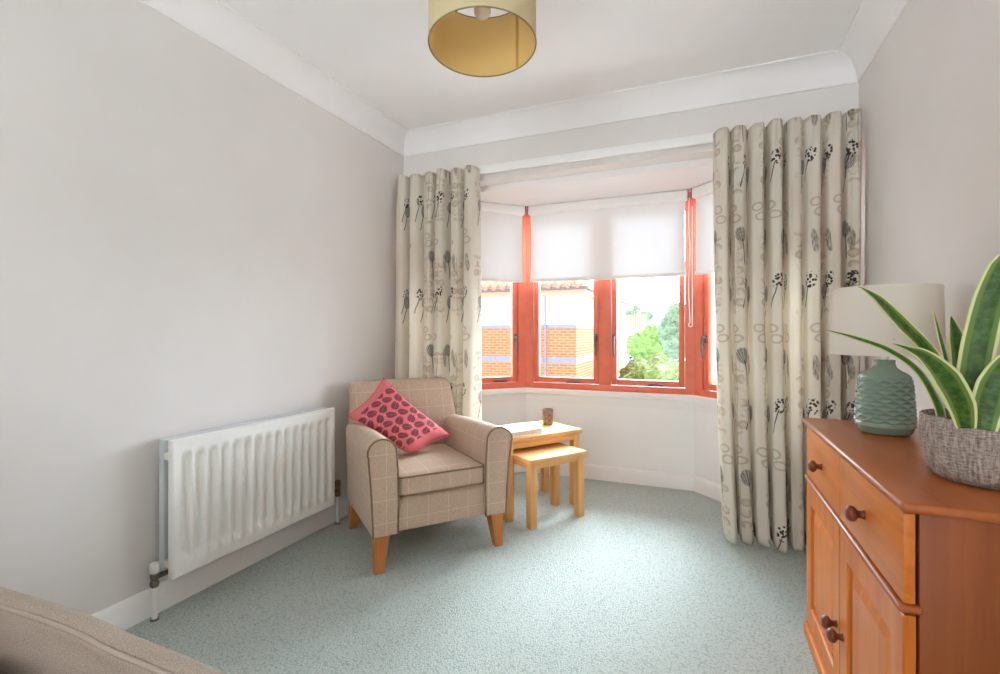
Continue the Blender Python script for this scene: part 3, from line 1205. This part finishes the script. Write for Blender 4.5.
prof = [(.070, 0), (.080, .003), (.087, .012), (.090, .022)]
for i in range(1, 170):
    k = i / 170
    z = .024 + k * .150
    prof.append((.0945 - .011 * k - .004 * max(0, k - .8) * 5, z))
prof += [(.075, .178), (.066, .184), (.052, .190), (.040, .197), (.034, .205), (.032, .216), (.034, .221), (.028, .223)]
MB().lathe(prof, 180, rfun=ripple).build('lamp_base', GLAZE, lp, angle=180)
MB().lathe([(.012, .221), (.012, .245), (.017, .247), (.017, .285), (.013, .288)], 20).build('lamp_holder', WHITE, lp)
sh = MB()
sh.lathe([(.172, .238), (.173, .240), (.168, .440), (.166, .442), (.1645, .440), (.1695, .240), (.172, .238)], 72, capb=False, capt=False)
sh_m = Mat('cream drum lampshade', (242, 236, 226), .85, .1)
sh_m.bump(sh_m.noise(sh_m.scaled(sh_m.coord(), 1, 1, 3), 260, 2), .1, .001)
sh_m.translucent(.3, (232, 222, 204))
so_ = sh.build('lamp_shade', sh_m.m, lp, angle=50)
fr = MB()
for i in range(3):
    a = 2 * PI * i / 3 + .4
    fr.tube([(.014 * math.cos(a), .014 * math.sin(a), .286), (.172 * math.cos(a), .172 * math.sin(a), .286)], .0016, 6)
fr.build('shade_frame', STEEL, so_)

# ------------------------------------------------------------------ snake plant in its bowl
pc0 = Vector((.544, 1.312, SH))
plant = thing('potted_snake_plant', 'snake plant with pale edged leaves in a taupe bowl on the sideboard', 'potted plant', pc0)

MB().lathe([(.074, 0), (.085, .004), (.096, .018), (.102, .042), (.107, .070), (.1085, .095), (.107, .131), (.104, .133), (.101, .129), (.101, .10), (.097, .09)], 64, capt=False).build('pot', POT, plant, angle=50)
MB().lathe([(.001, .118), (.04, .121), (.08, .116), (.1005, .112)], 40, capb=False, capt=False).build('soil', SOIL, plant, norm=True)


def view(px, py, d):
    xc = (px - 500) / 487
    return Vector((d * (-math.sin(YAW) + xc * math.cos(YAW)), d * (math.cos(YAW) + xc * math.sin(YAW)), EYE + d * (332.3 - py) / 487)) - pc0


def leaf(pts, wpx, face=(-.38, -.92, .15), cup=.25):
    """pts: path points in pot space; w: half-widths along it"""
    P = [Vector(p) for p in pts]
    # Catmull-Rom resample
    out, wid = [], []
    n = len(P)
    for i in range(n - 1):
        p0, p1, p2, p3 = P[max(0, i - 1)], P[i], P[i + 1], P[min(n - 1, i + 2)]
        for k in range(8):
            t = k / 8
            out.append(.5 * ((2 * p1) + (p2 - p0) * t + (2 * p0 - 5 * p1 + 4 * p2 - p3) * t * t + (3 * p1 - p0 - 3 * p2 + p3) * t ** 3))
            wid.append(wpx[i] + (wpx[i + 1] - wpx[i]) * t)
    out.append(P[-1]); wid.append(wpx[-1])
    N = len(out)
    fv = Vector(face).normalized()
    mb = MB()
    m = 8
    def pos(a, b):
        i = min(N - 1, int(round(a * (N - 1))))
        t = (out[min(N - 1, i + 1)] - out[max(0, i - 1)]).normalized()
        s = t.cross(fv).normalized()
        nn = s.cross(t).normalized()
        e = 2 * b - 1
        return out[i] + s * wid[i] * e + nn * (cup * wid[i] * (e * e - .3))
    mb.grid(pos, N - 1, m, lambda a, b: (b, a))
    o = mb.build('leaf', LEAF, plant, norm=False, angle=180)
    s = o.modifiers.new('flesh', 'SOLIDIFY')
    s.thickness = .0022
    s.offset = 0
    return o


D0 = 1.03
# long arching leaf reaching far left
leaf([view(962, 428, 1.02), view(955, 400, 1.01), view(931, 355, .99), view(903, 325, .97), view(878, 300, .95), view(859, 287, .93)], [.010, .0125, .0145, .0150, .0105, .0008], (-.25, -.95, .5))
# thin drooping leaf beyond it
leaf([view(942, 426, 1.03), view(938, 405, 1.05), view(918, 371, 1.09), view(888, 350, 1.12), view(855, 338, 1.14), view(826, 330, 1.15)], [.008, .0085, .0075, .0070, .0055, .0006], (-.2, -.9, .6))
# broad leaf leaning left at the front
leaf([view(966, 428, .94), view(961, 405, .93), view(946, 378, .92), view(925, 357, .91), view(908, 349, .905), view(894, 344, .90)], [.014, .0215, .0225, .0130, .0050, .0008], (-.3, -.95, .25))
# slim dark upright
leaf([view(957, 426, 1.10), view(953, 395, 1.10), view(947, 366, 1.105), view(940, 338, 1.11), view(933, 311, 1.11)], [.007, .0075, .0075, .0065, .0008], (.55, -.8, 0))
# upright pointed leaf behind
leaf([view(968, 426, 1.12), view(966, 395, 1.12), view(963, 365, 1.12), view(957, 338, 1.12), view(951, 316, 1.12)], [.012, .0185, .0225, .0150, .0008], (-.38, -.92, .1))
leaf([view(976, 424, 1.15), view(975, 395, 1.15), view(972, 362, 1.15), view(968, 338, 1.15), view(966, 330, 1.15)], [.009, .012, .011, .005, .0008], (-.38, -.92, .1))
# tall broad leaf leaning right
leaf([view(966, 428, 1.0), view(970, 398, 1.0), view(979, 345, 1.0), view(990, 300, .99), view(1003, 266, .98), view(1020, 240, .97)], [.021, .026, .0275, .026, .021, .0008], (-.38, -.92, .1))
# short broad leaf at the right front
leaf([view(984, 430, .93), view(986, 412, .93), view(994, 385, .92), view(1008, 362, .91), view(1026, 350, .90)], [.018, .024, .025, .018, .0008], (-.25, -.95, .2))


# ------------------------------------------------------------------ sofa, bottom left corner
so = thing('sofa', 'taupe tweed sofa arm and seat in the near left corner of the room', 'sofa', (-1.2, -.35, 0))


def sofa_arm_fn(p):
    x = p.x
    dz = -.035 * max(0, (-.30 - x) / .5) ** 2 * 1.0
    dz += .006 * math.sin(x * 9 + 1) + .004 * noise.noise(Vector((x * 7, p.y * 7, 2)))
    k = max(0, min(1, (p.z - .3) / .2))
    inner = max(0, min(1, (.91 - p.y) / .02)) * max(0, min(1, (.475 - p.z) / .03))
    fold = .010 * noise.noise(Vector((x * 3.0 + p.z * 9, p.z * 16 - x * 4, 7)))
    return Vector((p.x, p.y - fold * inner, p.z + dz * k))


# local frame: world minus (-1.2,-.35)
am = MB().soft(-.66, .53, .892, .943, .06, .487, .022, 40, (0, .0, .006), sofa_arm_fn).build('arm', SOFA, so, boxuv=True, angle=180)
pts = []
for i in range(50):
    x = -.63 + 1.14 * i / 49
    p = sofa_arm_fn(Vector((x, .895, .479)))
    pts.append((p.x, p.y, p.z + .001))
MB().tube(pts, .0052, 8).build('piping', SOFA, am, angle=180)


def seat_fn(p):
    k = max(0, min(1, (p.z - .36) / .08))
    w = .010 * noise.noise(Vector((p.x * 4.0, p.y * 9.0, 5.0))) + .008 * noise.noise(Vector((p.x * 10, p.y * 12, 1.0)))
    return Vector((p.x, p.y, p.z + w * k))


for y0, y1 in ((-.02, .876), (-.84, -.03)):
    MB().soft(-.42, .55, y0, y1, .24, .395, .05, 30, (.0, .0, .025), seat_fn).build('seat_cushion', SOFA, so, boxuv=True, angle=180)
MB().box(-.66, .53, -.86, .80, .06, .28, .02, 3).build('base', SOFA, so, boxuv=True)
MB().soft(-.68, -.42, -.84, .876, .2, .80, .06, 16, (.01, 0, .01)).build('backrest', SOFA, so, boxuv=True, angle=180)
MB().soft(-.66, .56, -.99, -.845, .06, .492, .036, 20, (0, 0, .006)).build('arm', SOFA, so, boxuv=True, angle=180)
for x in (-.6, .47):
    for y in (-.93, .86):
        MB().box(x, x + .05, y, y + .05, 0, .075, .004).build('leg', CHAIRLEG, so)


# ------------------------------------------------------------------ pendant light
pd = thing('pendant_light', 'khaki drum ceiling light with gold lining hanging from the ceiling', 'ceiling light', (-.665, 1.453, 1.986))
PR, PH = .176, .222
shd = MB().lathe([(PR, .0), (PR, PH), (PR - .0012, PH), (PR - .0012, .0)], 96, capb=False, capt=False)
so2 = shd.build('lamp_shade', PENDO, pd, angle=40)
li = MB().lathe([(PR - .0014, .003), (PR - .0014, PH - .003), (PR - .0026, PH - .003), (PR - .0026, .003)], 96, capb=False, capt=False).build('lining', PENDI, so2, angle=40)
a = .95
MB().box(-.006, .006, -.0008, .0006, .004, PH - .004).build('seam_tape', plain('darker lining seam', (200, 160, 92), .6, .2), so2, smooth=False).matrix_local = Matrix.Rotation(a - PI / 2 + .26, 4, 'Z') @ Matrix.Translation((0, PR - .0032, 0))
for z in (.0, PH):
    ring = [((PR - .0008) * math.cos(2 * PI * i / 96), (PR - .0008) * math.sin(2 * PI * i / 96), z) for i in range(96)]
    MB().tube(ring, .0024, 6, closed=True).build('trim_ring', RIM, so2, angle=180)
sp = MB()
for i in range(3):
    aa = 2 * PI * i / 3 + 2.6
    sp.tube([(.022 * math.cos(aa), .022 * math.sin(aa), PH - .035), ((PR - .003) * math.cos(aa), (PR - .003) * math.sin(aa), PH - .004)], .0018, 6)
sp.build('spider', STEEL, so2)
MB().lathe([(.020, .150), (.023, .155), (.023, .195), (.012, .205), (.012, .225)], 24).build('bulb_holder', WHITE, pd)
MB().lathe([(.001, .098), (.012, .099), (.022, .106), (.0275, .118), (.0275, .128), (.023, .142), (.016, .156)], 28, capb=True).build('bulb', BULB, pd, angle=60)
MB().tube([(0, 0, .222), (0, 0, .386)], .0035, 8).build('cord', WHITE, pd)
MB().lathe([(.012, .376), (.040, .386), (.048, .406), (.048, .4135)], 32).build('ceiling_rose', WHITE, pd)

so2.matrix_local = Matrix.Translation((0, 0, .011)) @ Matrix.Rotation(math.radians(-3.6), 4, Vector((.91, .417, 0)))

# ================================================================== OUTSIDE
struct('ground_street', MB().box(-130, 130, -60, 260, GZ - .2, GZ), TARMAC, smooth=False)
g = MB().prism([tuple(far(560, 9)[:2]), tuple(far(700, 9)[:2]), tuple(far(690, 40)[:2]), tuple(far(626, 40)[:2])], GZ, GZ + .06)
struct('ground_lawn', g, LAWN, smooth=False)


def house(label, loc, rz, W, D, eave, ridge, wall, tile, hip=False, chim=None, wins=(), name='house'):
    h = thing(name, label, 'house', loc, rz)
    MB().box(-W / 2, W / 2, 0, D, 0, eave).build('wall', wall, h, smooth=False)
    o = .35
    r = MB()
    i = D / 2 if hip else 0
    a = [(-W / 2 - o, -o, eave - .1), (W / 2 + o, -o, eave - .1), (W / 2 + o, D + o, eave - .1), (-W / 2 - o, D + o, eave - .1)]
    b = [(-W / 2 - o + i, D / 2 - .05, ridge), (W / 2 + o - i, D / 2 - .05, ridge), (W / 2 + o - i, D / 2 + .05, ridge), (-W / 2 - o + i, D / 2 + .05, ridge)]
    r.loft([a, b])
    r.build('roof', tile, h, smooth=False)
    if not hip:
        for sx in (-1, 1):
            q = MB()
            x = sx * W / 2
            q.loft([[(x, .0, eave - .05), (x, D, eave - .05), (x, D / 2, ridge - .3)], [(x - sx * .2, .0, eave - .05), (x - sx * .2, D, eave - .05), (x - sx * .2, D / 2, ridge - .3)]])
            q.build('gable', wall, h, smooth=False)
    if chim is not None:
        MB().box(chim - .45, chim + .45, D / 2 - .4, D / 2 + .4, ridge - .8, ridge + 1.1, .03).build('chimney', wall, h)
    for x, z, w, hh in wins:
        f = MB().box(x - w / 2, x + w / 2, -.06, .02, z, z + hh, .01).build('window', RENDER, h)
        MB().box(x - w / 2 + .08, x + w / 2 - .08, -.075, -.05, z + .08, z + hh - .08).build('pane', DGLASS, f, smooth=False)
    return h


# neighbour: brick below, white render above, terracotta roof
NY = 12.8
nx1 = far(576, 13.0).x
nh = thing('house', 'brick and white rendered neighbour house with terracotta roof seen through the left panes', 'house', (nx1, NY, GZ))
ev = 2.2 - GZ
bt = 1.165 - GZ
MB().box(-11, 0, 0, 9, 0, bt).build('brick_wall', BRICK, nh, smooth=False)
MB().box(-11.01, .01, -.01, 9.01, bt, bt + .10).build('string_course', BAND, nh, smooth=False)
MB().box(-11.01, .012, -.012, 9.01, .22 - GZ, .38 - GZ).build('brick_band', BAND, nh, smooth=False)
MB().box(-11, 0, 0, 9, bt + .10, ev).build('rendered_wall', RENDER, nh, smooth=False)
MB().box(-11.3, .30, -.30, 9.3, ev - .16, ev, .01).build('fascia', FASCIA, nh, smooth=False)
gt = MB()
gt.tube([(-11.3, -.36, ev + .02), (.34, -.36, ev + .02), (.36, -.34, ev + .02), (.36, 9.3, ev + .02)], .05, 8)
gt.build('gutter', GUTTER, nh)
MB().loft([[(-11.4, -.40, ev + .02), (.40, -.40, ev + .02), (.40, 9.4, ev + .02), (-11.4, 9.4, ev + .02)], [(-6.6, 4.4, ev + 3.1), (-4.4, 4.4, ev + 3.1), (-4.4, 4.6, ev + 3.1), (-6.6, 4.6, ev + 3.1)]]).build('roof', TILE, nh, smooth=False)
et = MB()
for i in range(45):
    x = -11.3 + i * .26
    et.tube([(x, -.46, ev + .06), (x, -.20, ev + .20)], .06, 6)
et.build('eave_tiles', TILE, nh)
MB().tube([(far(536.5, 12.6).x - nx1, -.06, .1), (far(536.5, 12.6).x - nx1, -.06, ev - .1)],   .03, 8).build('downpipe', BAND, nh)

house('white gabled house beyond the lawn at the left of the right pane', far(561, 34, GZ), -.25, 5.0, 5.5, 3.9, 5.6, RENDER, TILEG, wins=((1.6, 1.0, .9, 1.1),))
house('distant house with dusty pink roof and chimney', far(631, 118, GZ), .1, 6.5, 7, 4.6, 8.2, FARWALL, TILEP, chim=1.8, wins=((0, 1, 1.2, 1.3), (-2, 1, 1.2, 1.3)))
house('distant house with grey slate roof right of the pink roofed one', far(655, 108, GZ), -.1, 6.5, 7, 4.4, 8.2, FARWALL, TILEG, hip=True, wins=((1.2, 2.6, 1.2, 1.2), (-1.5, 2.6, 1.2, 1.2)))

# small brick gate shed beside the lawn
sdp = far(625, 27, GZ)
sd = thing('shed', 'small brown brick shed below the white gabled house', 'shed', sdp)
MB().box(-.24, .24, 0, .8, 0, 1.9, .01).build('wall', plain('brown brick', (178, 146, 128), .9, .1), sd)
MB().box(-.34, .34, -.1, .9, 1.9, 2.02, .02).build('roof', FASCIA, sd)


def blob_tree(name, label, loc, blobs, mat, trunk, cat, group=None, sub=4):
    t = thing(name, label, cat, loc, 0, group)
    m = MB()
    for k, (x, y, z, r) in enumerate(blobs):
        q = bmesh.ops.create_icosphere(m.bm, subdivisions=sub, radius=r)
        off = Vector((R.uniform(0, 50), R.uniform(0, 50), 0))
        for v in q['verts']:
            n = v.co.normalized()
            d = noise.noise(n * 2.2 + off) * .25 + noise.noise(n * 6 + off) * .18 + noise.noise(n * 14 + off) * .10
            v.co = v.co * (1 + d) + Vector((x, y, z))
    m.build('foliage', mat, t, angle=20)
    if trunk:
        MB().tube([(0, 0, 0), (.04, 0, trunk * .5), (0, .02, trunk)], .1, 8, radii=[trunk * .09, trunk * .07, trunk * .05]).build('trunk', BARK, t)
    return t


bush_defs = [(637, 18.6, .50, 'pale green bush lowest in the right pane next to the lawn'),
             (656, 15.4, .85, 'pale green bush in the middle of the hedge row below the right pane'),
             (680, 12.4, .90, 'largest pale green bush at the right edge of the right pane')]
for px, d, r, lb in bush_defs:
    h = 2.55 + r * .6
    bl = [(0, 0, h - r, r), (-.5 * r, .1, h - r * 1.45, r * .85), (.55 * r, -.1, h - r * 1.4, r * .85), (0, 0, h * .42, r * 1.1), (-.2, .1, .55, r), (.3, 0, .5, r)]
    blob_tree('bush', lb, far(px, d, GZ), bl, GREENA, 0.8, 'bush', 'garden bushes outside the right pane')
blob_tree('tree', 'broad mid green tree in the middle distance behind the bushes', far(652, 62, GZ), [(-1.6, 0, 2.0, 1.7), (0, 0, 2.9, 1.8), (1.7, 0, 2.4, 1.7), (.2, 0, 1.6, 2.0)], GREENB, 1.8, 'tree', 'trees outside')
blob_tree('tree', 'tall tree beside the grey roof at the right of the pane', far(680, 50, GZ), [(0, 0, 5.3, 1.5), (-.7, 0, 4.0, 1.4), (.8, 0, 4.2, 1.6), (0, 0, 2.8, 1.7)], GREENC, 2.6, 'tree', 'trees outside')
blob_tree('tree', 'dark green far tree on the skyline left of the chimney', far(622, 150, GZ), [(0, 0, 9.6, 2.4), (-2, 0, 7.5, 2.8), (2.2, 0, 8.0, 2.4)], GREENC, 7, 'tree', 'trees outside')
blob_tree('tree', 'highest far tree on the skyline above the pink roof', far(634, 172, GZ), [(0, 0, 11.0, 2.6), (-2.2, 0, 8.8, 2.6), (2.2, 0, 9.0, 2.6)], GREENC, 8, 'tree', 'trees outside')
blob_tree('tree', 'far rounded tree on the skyline right of the chimney', far(647, 190, GZ), [(0, 0, 9.8, 2.4), (2, 0, 8.0, 2.2), (-2, 0, 8.2, 2.2)], GREENC, 7, 'tree', 'trees outside')


def car(label, loc, rz, paint):
    c = thing('car', label, 'car', loc, rz)
    b = MB()
    prof = [(-2.0, .35), (-2.05, .70), (-1.85, .88), (-1.15, .95), (-.55, 1.42), (.75, 1.45), (1.45, 1.0), (1.95, .92), (2.05, .6), (2.0, .35)]
    b.loft([[(x, -.82, z) for x, z in prof], [(x, .82, z) for x, z in prof]])
    bo = b.build('body', paint, c, smooth=False)
    w = MB()
    wp = [(-1.02, .97), (-.50, 1.38), (.70, 1.40), (1.28, 1.02)]
    for y in (-.83, .81):
        w.loft([[(x, y, z) for x, z in wp], [(x, y + .02, z) for x, z in wp]])
    w.build('side_windows', DGLASS, bo, smooth=False)
    for x in (-1.25, 1.3):
        for y in (-.84, .66):
            MB().lathe([(.10, 0), (.30, .0), (.33, .03), (.33, .15), (.30, .18), (.10, .18)], 18, (x, y, .33), axis=Matrix.Rotation(-PI / 2, 3, 'X')).build('wheel', TYRE, c)
    return c


car('pale blue car parked in the street beyond the bushes', far(641, 70, GZ), .5, CARB)
car('small red car parked further up the street', far(627, 105, GZ), .3, CARR)

# ================================================================== LIGHT
w = bpy.data.worlds.new('overcast sky')
sc.world = w
w.use_nodes = True
nt = w.node_tree
bg = nt.nodes['Background']
tc = nt.nodes.new('ShaderNodeTexCoord')
sep = nt.nodes.new('ShaderNodeSeparateXYZ')
nt.links.new(tc.outputs['Generated'], sep.inputs[0])
mr = nt.nodes.new('ShaderNodeMapRange')
nt.links.new(sep.outputs[1], mr.inputs[0])
mr.inputs[1].default_value, mr.inputs[2].default_value = .12, .80
mr.inputs[3].default_value, mr.inputs[4].default_value = 1.2, 8.4
nt.links.new(mr.outputs[0], bg.inputs['Strength'])
mxc = nt.nodes.new('ShaderNodeMix')
mxc.data_type = 'RGBA'
mr2 = nt.nodes.new('ShaderNodeMapRange')
nt.links.new(sep.outputs[1], mr2.inputs[0])
mr2.inputs[1].default_value, mr2.inputs[2].default_value = -.5, .6
nt.links.new(mr2.outputs[0], mxc.inputs[0])
mxc.inputs[6].default_value = (.98, .985, 1.0, 1)
mxc.inputs[7].default_value = (.79, .905, 1.0, 1)
nt.links.new(mxc.outputs[2], bg.inputs['Color'])

sun = bpy.data.lights.new('sun behind cloud', 'SUN')
sun.energy = 5.0
sun.angle = math.radians(40)
sun.color = (.87, .94, 1.0)
s = bpy.data.objects.new('sun behind cloud', sun)
col.objects.link(s)
s.rotation_euler = Vector((-.08, -.76, -.65)).to_track_quat('-Z', 'Y').to_euler()

# ================================================================== CAMERA
cam = bpy.data.cameras.new('camera')
cam.sensor_width = 36
cam.lens = 487 / 1000 * 36
cam.shift_y = -4.7 / 1000
cam.clip_start = .02
cam.clip_end = 500
co = bpy.data.objects.new('camera', cam)
col.objects.link(co)
co.location = (0, 0, EYE)
co.rotation_euler = (PI / 2, 0, YAW)
sc.camera = co

sc.view_settings.view_transform = 'Standard'
sc.view_settings.look = 'None'
sc.view_settings.gamma = 1
sc.view_settings.use_curve_mapping = False
sc.view_settings.exposure = 1.6
try:
    sc.cycles.use_denoising = True
    sc.cycles.max_bounces = 14
    sc.cycles.diffuse_bounces = 9
    sc.cycles.transparent_max_bounces = 16
    sc.cycles.sample_clamp_indirect = 6
except Exception:
    pass
